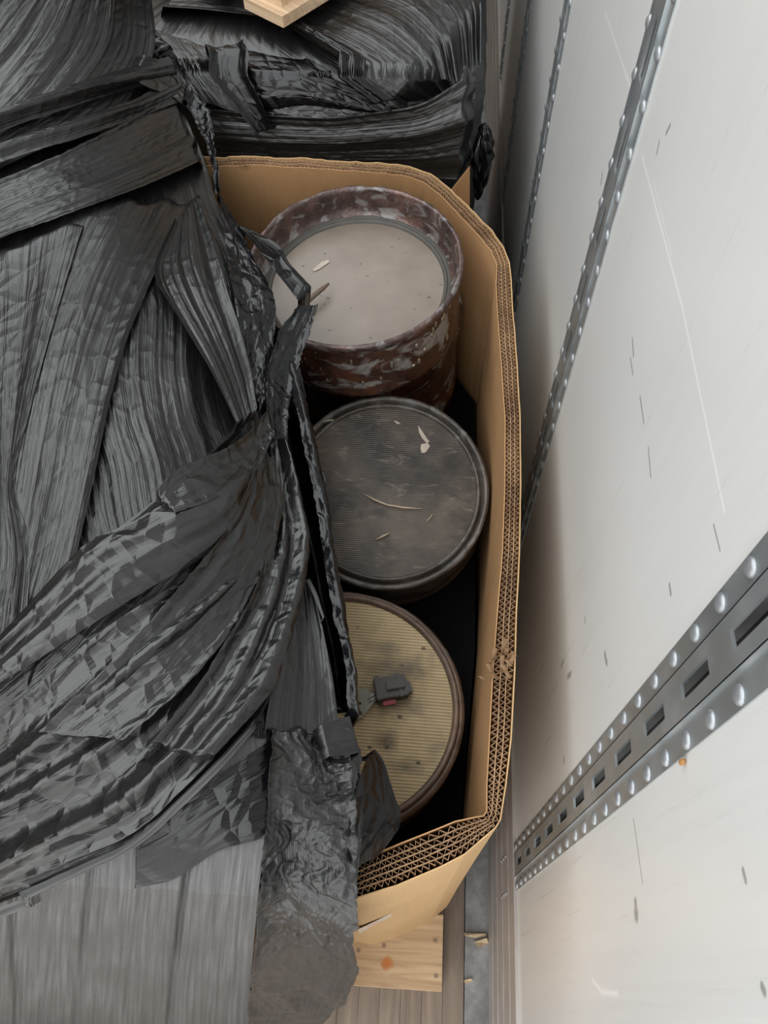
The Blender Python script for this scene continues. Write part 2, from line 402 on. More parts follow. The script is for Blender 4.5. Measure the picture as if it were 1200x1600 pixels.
# rivets of the posts carried on through the scuff plate
spo = [o for o in wr.children if o.name.startswith('scuff_plate')][0]
for yc in posts[2:4]:
    for s in (-1, 1):
        for z in (.30, .335, .37): 
            r = bpy.data.objects.new('rivet', riv_me); r.location = (WX - .004, yc + s * .034, z); r.scale = (.7, .6, .6); link(r, spo)
# floor of long oak laminations, and the grimy steel edge strip along the wall
fl = structure(MB().box((-2.35, Y0, -.06), (WX + .05, Y1, -.022)).build('floor', M_skin))
x = .1545; i = 0
while x > -1.35:
    w = .047
    MB().box((x - w + .0006, Y0, -.03), (x, Y1, -.0015 * (i % 3))).build('plank', M_floor, fl); x -= w; i += 1
MB().box((-2.35, Y0, -.03), (x, Y1, -.002)).build('plank', M_floor, fl)
# strip with a ragged inner edge
nS = 220; v = []; f = []
for i in range(nS):
    y = Y0 + (Y1 - Y0) * i / (nS - 1); e = .0022 * float(perlin(y * 37, 1.5)) + .002 * float(perlin(y * 131, 4.))
    v += [(.157 + e, y, -.01), (.157 + e, y, .005 + .002 * float(perlin(y * 60, 9.))), (WX + .01, y, .006), (WX + .01, y, -.01)]
for i in range(nS - 1):
    for j in range(3): f.append((4 * i + j, 4 * i + j + 1, 4 * i + j + 5, 4 * i + j + 4))
structure(obj('trim_1', v, f, M_strip))
structure(MB().box((-2.40, Y0, -.02), (-2.35, Y1, 3.1)).build('wall_left', M_unseen_dark))
structure(MB().box((-2.35, Y1, -.02), (WX + .05, Y1 + .05, 3.1)).build('wall_far', M_unseen_dark))
structure(MB().box((-2.40, Y0, 3.1), (WX + .05, Y1 + .05, 3.14)).build('ceiling', M_white))
MB().box((WX, Y0, 2.75), (WX + .05, Y1, 3.1)).build('top_rail', M_white, wr)

# ================================================================== PALLET UNDER THE BOX
PZ = .150
pc = at(690, 1550, PZ)
px1 = float(pc[0]); py0 = float(pc[1]); px0 = px1 - 1.02
pal = empty('pallet', ((px0 + px1) / 2, py0 + .6, 0), 'pale pine pallet on the floor under the open cardboard box', 'pallet')
def ragged_board(name, x0, x1, y0, y1, z0, z1, mat, par, n=40):
    v = []; f = []
    for i in range(n + 1):
        x = x0 + (x1 - x0) * i / n; e = .0035 * float(perlin(x * 60, y0 * 9)); e2 = .002 * float(perlin(x * 40, y1 * 9 + 3))
        v += [(x, y0 + e, z0), (x, y1 + e2, z0), (x, y1 + e2, z1), (x, y0 + e + .0015, z1)]
    for i in range(n):
        for j in range(4): f.append((4 * i + j, 4 * i + 4 + j, 4 * i + 4 + (j + 1) % 4, 4 * i + (j + 1) % 4))
    f += [(0, 1, 2, 3), (4 * n + 3, 4 * n + 2, 4 * n + 1, 4 * n)]
    return obj(name, v, f, mat, par)
y = py0; k_ = 0
while y < py0 + 1.2:
    w = .145 if k_ == 0 else .09
    ragged_board('deck_board', px0, px1, y, y + w, PZ - .018, PZ, M_pine, pal); y += w + .03; k_ += 1
for xx in (px0 + .02, (px0 + px1) / 2 - .02, px1 - .06): MB().box((xx, py0 + .004, .03), (xx + .04, py0 + 1.2, PZ - .018)).build('stringer', M_pine, pal)
for yy in (py0 + .01, py0 + .55, py0 + 1.08): MB().box((px0, yy, .012), (px1, yy + .10, .03)).build('bottom_board', M_pine, pal)

# ================================================================== THE CARDBOARD BOX
ZR = 1.16
def rim(pts, z=ZR): return [np.array(at(u, v, z)) for u, v in pts]
out_px = [(320, 244), (480, 249), (590, 255), (640, 262), (672, 272), (700, 290), (735, 326), (768, 362), (786, 386), (795, 410), (798, 440), (802, 500), (808, 580), (812, 660), (813, 760), (811, 860),
          (806, 960), (803, 1060), (798, 1150), (790, 1225), (781, 1280), (774, 1292), (725, 1334), (690, 1352), (620, 1382), (546, 1405)]
in_px = [(322, 257), (480, 262), (585, 268), (630, 274), (662, 284), (688, 302), (718, 334), (748, 368), (768, 392), (777, 414), (776, 445), (779, 500), (785, 580), (790, 660), (790, 760), (786, 860),
         (778, 960), (770, 1060), (766, 1150), (762, 1225), (762, 1266), (757, 1275), (712, 1284), (655, 1307), (600, 1330), (540, 1360)]
corner = [0, 4, 9, 21, 25]                     # indices where visible panels begin / end
O = rim(out_px); I = rim(in_px)
ex = lambda *p: np.array([*p, ZR])
O += [ex(-.12, .086), ex(-.60, .088), ex(-.87, .30), ex(-.875, 1.0), ex(-.62, 1.315)]
I += [ex(-.115, .112), ex(-.59, .108), ex(-.845, .31), ex(-.85, .99), ex(-.61, 1.295)]
corner = [0, 4, 9, 21, 26, 27, 28, 29, 30, 31]
O.append(O[0]); I.append(I[0])
def dens(P, step=.012):
    """dense polyline with smooth joins, returns points and fractional source index"""
    out = []; idx = []
    for i in range(len(P) - 1):
        n = max(2, int(np.linalg.norm(P[i + 1] - P[i]) / step))
        for j in range(n): out.append(P[i] + (P[i + 1] - P[i]) * j / n); idx.append(i + j / n)
    out.append(P[-1]); idx.append(len(P) - 1.); return np.array(out), np.array(idx)
def lerp_idx(P, idx):
    P = np.array(P); i = np.minimum(idx.astype(int), len(P) - 2); f_ = (idx - i)[:, None]; return P[i] * (1 - f_) + P[i + 1] * f_
bx = empty('cardboard_box', (-.36, .68, PZ), 'open octagonal brown cardboard bulk box with a fluted rim, holding rusty canisters', 'box')
def wavez(p, amp=.006): return amp * perlin(p[:, 0] * 14 + 3, p[:, 1] * 14) + .003 * perlin(p[:, 0] * 60, p[:, 1] * 60)
def skin_strip(P, side, th, zlo, mat_):
    """vertical sheet of thickness th along P"""
    d = np.gradient(P, axis=0); nrm = np.stack([d[:, 1], -d[:, 0], 0 * d[:, 0]], 1); nrm /= np.linalg.norm(nrm, axis=1)[:, None] + 1e-9
    Q = P + nrm * th * side; wz = wavez(P); v = []; f = []
    zs = [0., -.05, -.25, -.6, zlo - ZR]
    for i in range(len(P)):
        for z in zs: 
            b = .006 * math.sin(-z * 3.2) * float(perlin(P[i, 0] * 3, P[i, 1] * 3)) if z < 0 else 0
            v.append((P[i, 0] + nrm[i, 0] * b, P[i, 1] + nrm[i, 1] * b, P[i, 2] + z + (wz[i] if z == 0 else 0)))
        for z in zs[::-1]: 
            b = .006 * math.sin(-z * 3.2) * float(perlin(P[i, 0] * 3, P[i, 1] * 3)) if z < 0 else 0
            v.append((Q[i, 0] + nrm[i, 0] * b, Q[i, 1] + nrm[i, 1] * b, Q[i, 2] + z + (wz[i] if z == 0 else 0)))
    K = len(zs) * 2
    for i in range(len(P) - 1):
        for j in range(K): f.append((K * i + j, K * i + (j + 1) % K, K * i + K + (j + 1) % K, K * i + K + j))
    f.append(tuple(range(K))); f.append(tuple(range(K * (len(P) - 1), K * len(P)))[::-1])
    return v, f
flv = MB()
def ribbon(P, w, dep, dz=0.):
    d = np.gradient(P, axis=0); n = np.stack([d[:, 1], -d[:, 0], 0 * d[:, 0]], 1); n /= np.linalg.norm(n, axis=1)[:, None] + 1e-9
    A = P + n * w / 2; B = P - n * w / 2; v = []; f = []; wz = wavez(P) + dz
    for i in range(len(P)):
        z = P[i, 2] + wz[i]; v += [(A[i, 0], A[i, 1], z - dep), (A[i, 0], A[i, 1], z), (B[i, 0], B[i, 1], z), (B[i, 0], B[i, 1], z - dep)]
    for i in range(len(P) - 1):
        for j in range(3): f.append((4 * i + j, 4 * i + j + 1, 4 * i + j + 5, 4 * i + j + 4))
    flv.add(v, f)
for a, b in zip(corner[:-1], corner[1:]):
    Po, idx = dens(O[a:b + 1]); Pi = lerp_idx(I[a:b + 1], idx)
    vo, fo = skin_strip(Po, -1, .0014, PZ, M_card); vi, fi = skin_strip(Pi, 1, .0014, PZ, M_card)
    m = mesh('panel', vo + vi, fo + [tuple(q + len(vo) for q in g) for g in fi], M_card)
    m.materials.append(M_cardlit)
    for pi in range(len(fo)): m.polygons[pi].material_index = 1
    link(bpy.data.objects.new('panel', m), bx)
    if a >= 26: continue                       # flutes only where the rim is open to view
    rows = 5 if a == 21 else 3
    fine, fidx = dens(O[a:b + 1], .0009); fin = lerp_idx(I[a:b + 1], fidx)
    s = np.concatenate([[0], np.cumsum(np.linalg.norm(np.diff(fine, axis=0), axis=1))])
    L = s[-1]; pitch = .0078
    for r_i in range(rows):
        lo = .05 + .90 * r_i / rows; hi = .05 + .90 * (r_i + 1) / rows
        nz_ = int(L / pitch) * 2; sq = (np.arange(nz_ + 1) + rng.uniform(-.22, .22, nz_ + 1) + r_i * .4) / nz_ * L; sq = np.clip(sq, 0, L)
        ii = np.interp(sq, s, np.arange(len(s))); po = lerp_idx(fine, ii); pi_ = lerp_idx(fin, ii)
        crush = .5 + .28 * perlin(sq * 8 + r_i * 17, a * 3.3); w_ = np.where(np.arange(nz_ + 1) % 2 == 0, lo + (hi - lo) * .06, hi - (hi - lo) * .06) + rng.uniform(-.02, .02, nz_ + 1)
        w_ = w_ + .05 * perlin(sq * 25, r_i * 3. + a)
        Z = po * (1 - w_)[:, None] + pi_ * w_[:, None]; ribbon(Z, .0011, .03, -.0015)
        if r_i > 0:
            s2 = np.linspace(0, L, max(8, int(L / .006))); i2 = np.interp(s2, s, np.arange(len(s)))
            ww = lo + .03 * perlin(s2 * 25, r_i * 3. + a) + .012 * perlin(s2 * 90, r_i * 5.)
            ribbon(lerp_idx(fine, i2) * (1 - ww)[:, None] + lerp_idx(fin, i2) * ww[:, None], .0013, .03, 0.)
fo_ = flv.build('fluting', M_flute, bx); fo_['kind'] = 'stuff'
# added pad under the cans, black for the gap's shade, and the bottom
def ngon_slab(P, z0, z1, grow):
    c = np.mean(P, axis=0); Q = [c + (p - c) * grow for p in P]; n = len(Q)
    return [(q[0], q[1], z0) for q in Q] + [(q[0], q[1], z1) for q in Q], [tuple(range(n))[::-1], tuple(range(n, 2 * n))] + [(i, (i + 1) % n, n + (i + 1) % n, n + i) for i in range(n)]
oct_ = [I[0], I[4], I[9], I[15], I[21], I[26], I[27], I[28], I[29], I[30]]
PAD = .795
obj('shade_pad', *ngon_slab(oct_, PAD - .006, PAD, .985), M_shade, bx); obj('bottom_flap', *ngon_slab(oct_, PZ + .001, PZ + .008, .985), M_card, bx)
# torn paper tuft on the long side
tp = MB(); base = at(768, 1040, ZR + .004)
for j in range(16):
    a = base + np.array([rng.uniform(-.012, .024), rng.uniform(-.02, .02), 0]); dx, dy = rng.uniform(-.012, .006), rng.uniform(-.008, .016)
    tp.add([a, a + np.array([.006, .002, -.006]), a + np.array([.006 + dx, .004 + dy, .006]), a + np.array([dx, dy + .003, .010])], [(0, 1, 2, 3)])
tp.build('torn_paper', M_flute, bx)
# glare on clear tape, painted as a white strip on the near corner panel
def on_chamfer(u, v, off=.003):
    a, b = O[22], O[25]; off = .005; n = np.array([b[1] - a[1], -(b[0] - a[0]), 0]); n /= np.linalg.norm(n)
    if n[1] > 0: n = -n
    d = ray(u, v); p0 = a + n * off; o = np.array([0, 0, H]); t = np.dot(p0 - o, n) / np.dot(d, n); return o + d * t
obj('tape_glare_strip', [on_chamfer(560, 1452), on_chamfer(636, 1415), on_chamfer(630, 1422), on_chamfer(561, 1459)], [(0, 1, 2, 3)], M_tape_glare, bx)

# ================================================================== CANISTERS (particulate filter cans)
def lathe(prof, n=128, wob=0., seed=0., ov=1.0):
    v = []; f = []
    for i in range(n):
        t = 2 * math.pi * i / n; c, s = math.cos(t), math.sin(t)
        for j, (r, z) in enumerate(prof):
            q = wob * float(perlin(c * 5 + seed + j * .35, s * 5 + z * 40)) + wob * .7 * float(perlin(c * 19 + seed, s * 19 + j * 1.3)) if wob else 0
            v.append(((r + q) * c, (r + q) * s * ov, z + q * .8))
    k = len(prof)
    for i in range(n):
        for j in range(k - 1): f.append((i * k + j, ((i + 1) % n) * k + j, ((i + 1) % n) * k + j + 1, i * k + j + 1))
    return v, f
def disc(r, z, n=96, rings=10, wob=0., seed=0.):
    v = [(0, 0, z)]; f = []
    for j in range(1, rings + 1):
        for i in range(n):
            t = 2 * math.pi * i / n; x, y = r * j / rings * math.cos(t), r * j / rings * math.sin(t)
            v.append((x, y, z + wob * float(perlin(x * 25 + seed, y * 25))))
    for i in range(n): f.append((0, 1 + i, 1 + (i + 1) % n))
    for j in range(rings - 1):
        for i in range(n): a = 1 + j * n; f.append((a + i, a + n + i, a + n + (i + 1) % n, a + (i + 1) % n))
    return v, f
def P(o, name, vf, mat, smooth=True): return obj(name, vf[0], vf[1], mat, o, None, smooth, world=False)
rad = math.radians
C1 = (-.1233, 1.0307, 1.1798); C2 = (-.0512, .7137, .9850); C3 = (-.0998, .3606, .9455)
# 1: tall rusty can, deep recessed ceramic face
c1 = empty('filter_canister', C1, 'wet rusty canister with plain beige face sunk below its thick rim', 'canister', 'filter canisters in the box', (rad(3.2), rad(-2.9), 0))
Hc = .142
P(c1, 'shell', lathe([(.150, -Hc), (.166, -Hc), (.174, -Hc + .008), (.176, -Hc + .02), (.1745, -.09), (.1755, -.03), (.177, -.014)], 160, .0016, 2), M_rust)
P(c1, 'rim', lathe([(.177, -.016), (.1795, -.008), (.1805, -.002), (.178, .002), (.174, .002), (.171, -.002), (.170, -.012), (.1685, -.030), (.166, -.044), (.160, -.048)], 200, .0022, 7), M_rim)
P(c1, 'mat_ring', lathe([(.163, -.047), (.159, -.050), (.157, -.055), (.154, -.050), (.151, -.049), (.1485, -.055), (.146, -.058)], 128, .0006, 3), M_ring)
P(c1, 'ceramic_face', disc(.1485, -.0555, 96, 12, .0006, 4), M_ceramic)
P(c1, 'base_plate', disc(.152, -Hc, 64, 2), M_rust)
# dark notch of a broken bung in the side, toward the camera
nb = Matrix.Rotation(rad(-123), 4, 'Z')
vv, ff = lathe([(.0, -.004), (.009, -.004), (.0115, 0.0), (.014, .0025), (.017, .002), (.019, -.003)], 24, .0012, 9)
mt = nb @ Matrix.Translation((.1745, 0, -.062)) @ Matrix.Rotation(rad(90), 4, 'Y')
P(c1, 'port_collar', ([tuple(mt @ Vector(q)) for q in vv], ff), M_rust)
vv, ff = disc(.0125, .0032, 24, 2); P([q for q in c1.children if q.name.startswith('port_collar')][0], 'port_hole', ([tuple(mt @ Vector(q)) for q in vv], ff), M_shade)
# small bright metal beads standing in for wet glints on the side
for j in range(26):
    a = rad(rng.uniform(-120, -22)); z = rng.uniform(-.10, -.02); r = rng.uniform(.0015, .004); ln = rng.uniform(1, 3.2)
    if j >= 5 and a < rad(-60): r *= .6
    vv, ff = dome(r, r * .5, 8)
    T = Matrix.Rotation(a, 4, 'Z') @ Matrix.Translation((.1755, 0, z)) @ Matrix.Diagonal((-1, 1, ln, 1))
    P(c1, 'glint_bead', ([tuple(T @ Vector(q)) for q in vv], ff), M_tin)
# 1b: the can it stands on
c1b = empty('filter_canister', (-.098, 1.085, PAD), 'dark rusty canister standing underneath the wet rusty canister at the far end', 'canister', 'filter canisters in the box')
hb = C1[2] - Hc - PAD - .012
P(c1b, 'shell', lathe([(.150, .0), (.160, .0), (.163, .006), (.163, .05), (.160, .055), (.160, hb - .03), (.164, hb - .022), (.165, hb - .006), (.162, hb), (.155, hb)], 112, .0012, 5), M_rust)
P(c1b, 'end_face', disc(.156, hb - .003, 64, 3), M_soot)
# 2: sooty honeycomb can
c2 = empty('filter_canister', C2, 'sooty dark canister with fine honeycomb face and double rim, middle of the box', 'canister', 'filter canisters in the box', (rad(13.5), rad(2.2), 0))
P(c2, 'flange', lathe([(.160, -.020), (.1655, -.016), (.169, -.010), (.170, -.004), (.1685, .001), (.164, .0015), (.161, -.001), (.159, -.006), (.1565, -.010), (.155, -.008)], 160, .0009, 11), M_darkrim)
P(c2, 'inner_ring', lathe([(.157, -.009), (.155, -.001), (.1525, .0015), (.150, .001), (.148, -.003), (.1475, -.006)], 128, .0004, 13), M_darkrim)
P(c2, 'shell', lathe([(.150, -.134), (.168, -.134), (.1725, -.130), (.1735, -.120), (.171, -.115), (.1685, -.110), (.1680, -.09), (.1675, -.03), (.167, -.018)], 128, .0009, 12), M_canbody)
P(c2, 'honeycomb_face', disc(.149, -.0035, 96, 10, .0005, 5), M_soot); P(c2, 'base_plate', disc(.152, -.134, 64, 2), M_darkrim)
# 3: beige honeycomb can
c3 = empty('filter_canister', C3, 'brown rimmed canister with clean beige ribbed face, nearest the camera', 'canister', 'filter canisters in the box', (rad(-.5), rad(3.5), 0))
P(c3, 'flange', lathe([(.178, -.034), (.184, -.028), (.1865, -.018), (.186, -.010), (.183, -.005), (.1785, -.003), (.1765, -.006)], 160, .0010, 21), M_brownrim)
P(c3, 'inner_ring', lathe([(.1775, -.006), (.1765, .0015), (.1735, .0035), (.1700, .0025), (.1680, -.001), (.1665, -.008)], 160, .0005, 22), M_brownrim)
P(c3, 'shell', lathe([(.160, -.148), (.176, -.148), (.181, -.142), (.182, -.13), (.178, -.122), (.177, -.06), (.1775, -.033)], 128, .0009, 23), M_darkrim)
P(c3, 'honeycomb_face', disc(.1670, -.0045, 96, 12, .0004, 6), M_beige); P(c3, 'base_plate', disc(.162, -.148, 64, 2), M_darkrim)

# ---- little things lying on the canister faces
def on_can(o, u, v, lift, zl):
    mw = Matrix.Translation(o.location) @ o.rotation_euler.to_matrix().to_4x4()
    n = (mw.to_3x3() @ Vector((0, 0, 1))); p0 = mw @ Vector((0, 0, zl + lift)); d = Vector(ray(u, v)); org = Vector((0, 0, H))
    return org + d * ((p0 - org).dot(n) / d.dot(n))
def strand(name, can, zl, pts, r, mat, label, cat, group=None, flat=False):
    pp = [on_can(can, u, v, r * .9 + l, zl) for (u, v, l) in pts]
    n = len(pp); rr = [r * (1 if 0 < i < n - 1 else .45) for i in range(n)]
    b = Vector(pp[0]); m = MB().tube([Vector(p) - b for p in pp], rr, 7)
    o = m.build(name, mat, None, True); o.location = b; return tag(o, label, cat, group)
strand('straw', c2, -.0035, [(569, 772, .001), (585, 781, .002), (605, 789, .003), (630, 793, .003), (659, 795, .001)], .0016, M_straw, 'pale curved straw lying across the middle of the sooty canister face', 'straw', 'straws on the sooty canister')
strand('straw', c2, -.0035, [(588, 843, .001), (598, 838, .001), (609, 833, .001)], .0021, M_straw, 'short pale straw near the lower edge of the sooty canister face', 'straw', 'straws on the sooty canister')
strand('straw', c2, -.0035, [(503, 660, .001), (513, 657, .001), (524, 656, .001)], .0018, M_straw, 'short pale straw near the upper left of the sooty canister face', 'straw', 'straws on the sooty canister')
strand('straw', c2, -.0035, [(666, 816, .001), (672, 809, .001), (676, 803, .001)], .0010, M_straw, 'tiny thin straw near the lower right of the sooty canister face', 'straw', 'straws on the sooty canister')
strand('twig', c1, -.0555, [(462, 492, .016), (480, 472, .016), (492, 461, .016), (503, 452, .016), (514, 443, .016)], .0042, M_twig, 'brown twig poking out from under the film onto the plain beige face', 'twig')
def flake(can, zl, pts, th, mat, label, name='flake', group=None):
    lo = [on_can(can, u, v, .0004, zl) for u, v in pts]; hi = [on_can(can, u, v, .0004 + th, zl) for u, v in pts]
    b = Vector(lo[0]); n = len(pts); f = [tuple(range(n))[::-1], tuple(range(n, 2 * n))] + [(i, (i + 1) % n, n + (i + 1) % n, n + i) for i in range(n)]
    o = obj(name, [p - b for p in lo + hi], f, mat); o.location = b; return tag(o, label, name, group)
flake(c1, -.0555, [(488, 421), (503, 409), (512, 406), (515, 409), (500, 420), (491, 424)], .0012, M_flake, 'pale flat flake lying on the plain beige canister face')
flake(c2, -.0035, [(653, 664), (657, 670), (665, 682), (671, 690), (667, 693), (659, 684), (655, 676)], .0012, M_flake, 'upper long pale flake at the upper right of the sooty honeycomb face', 'flake', 'flakes on the sooty canister')
flake(c2, -.0035, [(658, 694), (668, 692), (672, 697), (665, 707), (659, 708), (657, 701)], .001, M_flake, 'lower ragged pale flake at the upper right of the sooty honeycomb face', 'flake', 'flakes on the sooty canister')
flake(c2, -.0035, [(615, 657), (620, 658), (626, 662), (621, 663)], .001, M_flake, 'small pale flake near the top of the sooty honeycomb face', 'flake', 'flakes on the sooty canister')

# connector with its wires' tag on the beige face
pc_ = on_can(c3, 614, 1078, 0, -.0045)
rz = math.atan2(*[float(q) for q in (on_can(c3, 640, 1068, 0, -.0045) - pc_)][1::-1]) if False else rad(14)
con = empty('connector', pc_, 'dark plastic plug connector lying on the beige ribbed canister face', 'connector', None, (0, rad(3.5), rz))
def bb(name, a, b, mat, bev=.0012, par_=None):
    bm = bmesh.new(); bmesh.ops.create_cube(bm, size=1); 
    for v in bm.verts: v.co = Vector([(a[i] + b[i]) / 2 + v.co[i] * (b[i] - a[i]) for i in range(3)])
    bmesh.ops.bevel(bm, geom=bm.edges[:], offset=bev, segments=2, affect='EDGES'); return from_bm(name, bm, mat, par_ or con, False, False)
hs = bb('housing', (-.024, -.017, .001), (.020, .016, .020), M_plastic)
bb('collar', (-.028, -.019, .001), (-.019, .018, .023), M_plastic); bb('latch', (-.012, -.007, .020), (.016, .007, .0255), M_plastic, .0012, hs)
bb('rib', (.006, -.019, .004), (.011, .018, .0225), M_plastic, .0008, hs); bb('shroud', (.018, -.013, .003), (.026, .004, .016), M_plastic)
bb('seal', (-.020, -.0235, .003), (.000, -.0165, .009), M_pink)
for j in (0, 1): o_ = MB().tube([(-.026, -.010 + j * .006, .010), (-.036, -.013 + j * .006, .008), (-.043, -.017 + j * .004, .005)], .0011, 6).build('pin', M_tin, con, True, False)
tg = [on_can(c3, u, v, .004, -.0045) for u, v in ((541, 1098), (563, 1075), (583, 1083), (590, 1092), (566, 1122), (541, 1133))]
b0 = Vector(tg[0]); nrm = Vector((0, 0, 1)); n_ = len(tg)
tgo = obj('plastic_tag', [p - b0 for p in tg] + [p - b0 + nrm * .003 for p in tg], [tuple(range(n_))[::-1], tuple(range(n_, 2 * n_))] + [(i, (i + 1) % n_, n_ + (i + 1) % n_, n_ + i) for i in range(n_)], M_tagm)
tgo.location = b0; tag(tgo, 'grey green plastic tag beside the connector on the beige canister face', 'tag')
hp = on_can(c3, 562, 1099, .0078, -.0045) - b0
obj('hole', [hp + Vector((.0022 * math.cos(a), .0022 * math.sin(a), 0)) for a in np.linspace(0, 2 * math.pi, 11)[:-1]] + [hp + Vector((.0022 * math.cos(a), .0022 * math.sin(a), -.003)) for a in np.linspace(0, 2 * math.pi, 11)[:-1]],
    [tuple(range(10))] + [(i, (i + 1) % 10, 10 + (i + 1) % 10, 10 + i) for i in range(10)], M_shade, tgo, None, False, False)

# ---- splinters on the steel floor strip
def chip(pts, z, h, label):
    lo = [np.array(at(u, v, z)) for u, v in pts]; b = lo[0]; n = len(pts)
    v = [p - b for p in lo] + [p - b + np.array([0, 0, h * (1 + .5 * math.sin(i * 2.1))]) for i, p in enumerate(lo)]
    o = obj('wood_splinter', v, [tuple(range(n))[::-1], tuple(range(n, 2 * n))] + [(i, (i + 1) % n, n + (i + 1) % n, n + i) for i in range(n)], M_chip)
    o.location = b; tag(o, label, 'splinter', 'splinters on the floor strip')
chip([(724, 1458), (758, 1459), (760, 1463), (742, 1466), (726, 1462)], .008, .006, 'long thin pale splinter on the grey floor strip by the trailer wall')
chip([(740, 1472), (760, 1466), (763, 1474), (749, 1481)], .008, .009, 'chunky pale splinter just below the long thin one on the grey strip')
chip([(724, 1532), (735, 1529), (739, 1533), (728, 1538)], .008, .006, 'small pale splinter on the edge of the grey strip, nearest the camera')
fr = atx(1072, 1191, WX); bm = bmesh.new(); bmesh.ops.create_icosphere(bm, subdivisions=2, radius=.0028)
for q in bm.verts: q.co = Vector((q.co.x * .8, q.co.y * .9, q.co.z * 1.7)) * (1 + .3 * float(perlin(q.co.x * 400, q.co.z * 400)))
ch = from_bm('amber_fragment', bm, M_rubber, None, False); ch.location = fr + np.array([-.003, 0, 0]); tag(ch, 'tiny amber fragment stuck to the wall under the nearest steel post', 'fragment')

# ================================================================== BLACK STRETCH FILM
def rbf(ctrl):
    c = np.array(ctrl, float); X = c[:, :2] / 800.; n = len(c)
    d = np.linalg.norm(X[:, None] - X[None], axis=2); K = np.where(d > 0, d * d * np.log(d + 1e-12), 0) + np.eye(n) * 2e-4
    A = np.zeros((n + 3, n + 3)); A[:n, :n] = K; A[:n, n] = 1; A[:n, n + 1:] = X; A[n, :n] = 1; A[n + 1:, :n] = X.T
    w = np.linalg.solve(A, np.concatenate([c[:, 2], np.zeros(3)]))
    def ev(u, v):
        q = np.stack([u, v], -1) / 800.; out = w[n] + q[..., 0] * w[n + 1] + q[..., 1] * w[n + 2]
        for i in range(n):
            r = np.hypot(q[..., 0] - X[i, 0], q[..., 1] - X[i, 1]); out = out + w[i] * np.where(r > 0, r * r * np.log(r + 1e-12), 0)
        return out
    return ev
ztop = rbf([(330, 270, 1.20), (270, 150, 1.24), (225, 0, 1.38), (225, -80, 1.46), (0, -80, 1.50), (0, 0, 1.44), (0, 200, 1.36), (-300, 0, 1.46), (-300, -80, 1.52), (-300, 400, 1.36), (0, 400, 1.33), (150, 300, 1.31), (375, 400, 1.235), (470, 470, 1.225),
            (400, 600, 1.215), (455, 600, 1.205), (300, 600, 1.30), (200, 600, 1.33), (0, 700, 1.35), (430, 760, 1.215), (490, 760, 1.19), (300, 800, 1.32), (200, 850, 1.335), (0, 950, 1.33), (-300, 800, 1.34), (470, 900, 1.20), (530, 1000, 1.19),
            (550, 1150, 1.19), (610, 1280, 1.185), (400, 1100, 1.25), (250, 1150, 1.27), (0, 1250, 1.26), (-300, 1250, 1.27), (545, 1390, 1.225), (410, 1330, 1.25), (200, 1330, 1.25), (0, 1395, 1.25), (-300, 1400, 1.25), (565, 1490, 1.17), (-640, -80, 1.40), (-640, 200, 1.26), (-640, 500, 1.18), (-640, 900, 1.17), (-640, 1300, 1.17), (-470, 600, 1.29), (-470, 1100, 1.27), (300, 1700, 1.2), (-300, 1700, 1.2), (600, 1700, 1.16)])
def place_box(u, v, dz=0.):
    """where the sight line through a point of the photo meets the wrapped load: its top, or its sloping near skirt"""
    d = ray(u, v); d = d / -d[..., 2:3]
    dt = H - ztop(u, v) - dz
    ds = (H * .158 + .066 - 1.18 * .158) / np.maximum(d[..., 1] + .158, .03)     # near skirt flares towards the floor
    m = np.maximum(dt, ds); e = .13; m = m + e * np.log(np.exp((dt - m) / e) + np.exp((ds - m) / e)) * .5
    m = np.minimum(m, H - .02)
    return d * m[..., None] + np.array([0, 0, H])
def resample(pl, n, smooth=True):
    p = np.array(pl, float); s = np.concatenate([[0], np.cumsum(np.hypot(*np.diff(p, axis=0).T))]); s /= s[-1]
    q = np.linspace(0, 1, n); out = np.stack([np.interp(q, s, p[:, 0]), np.interp(q, s, p[:, 1])], 1)
    if smooth and len(p) > 2:
        w = max(1, n // (len(p) * 3)); k = np.ones(2 * w + 1) / (2 * w + 1)
        pad = np.concatenate([2 * out[:1] - out[1:w + 1][::-1], out, 2 * out[-1:] - out[-w - 1:-1][::-1]])
        out = np.stack([np.convolve(pad[:, i], k, 'valid') for i in (0, 1)], 1)
    return out
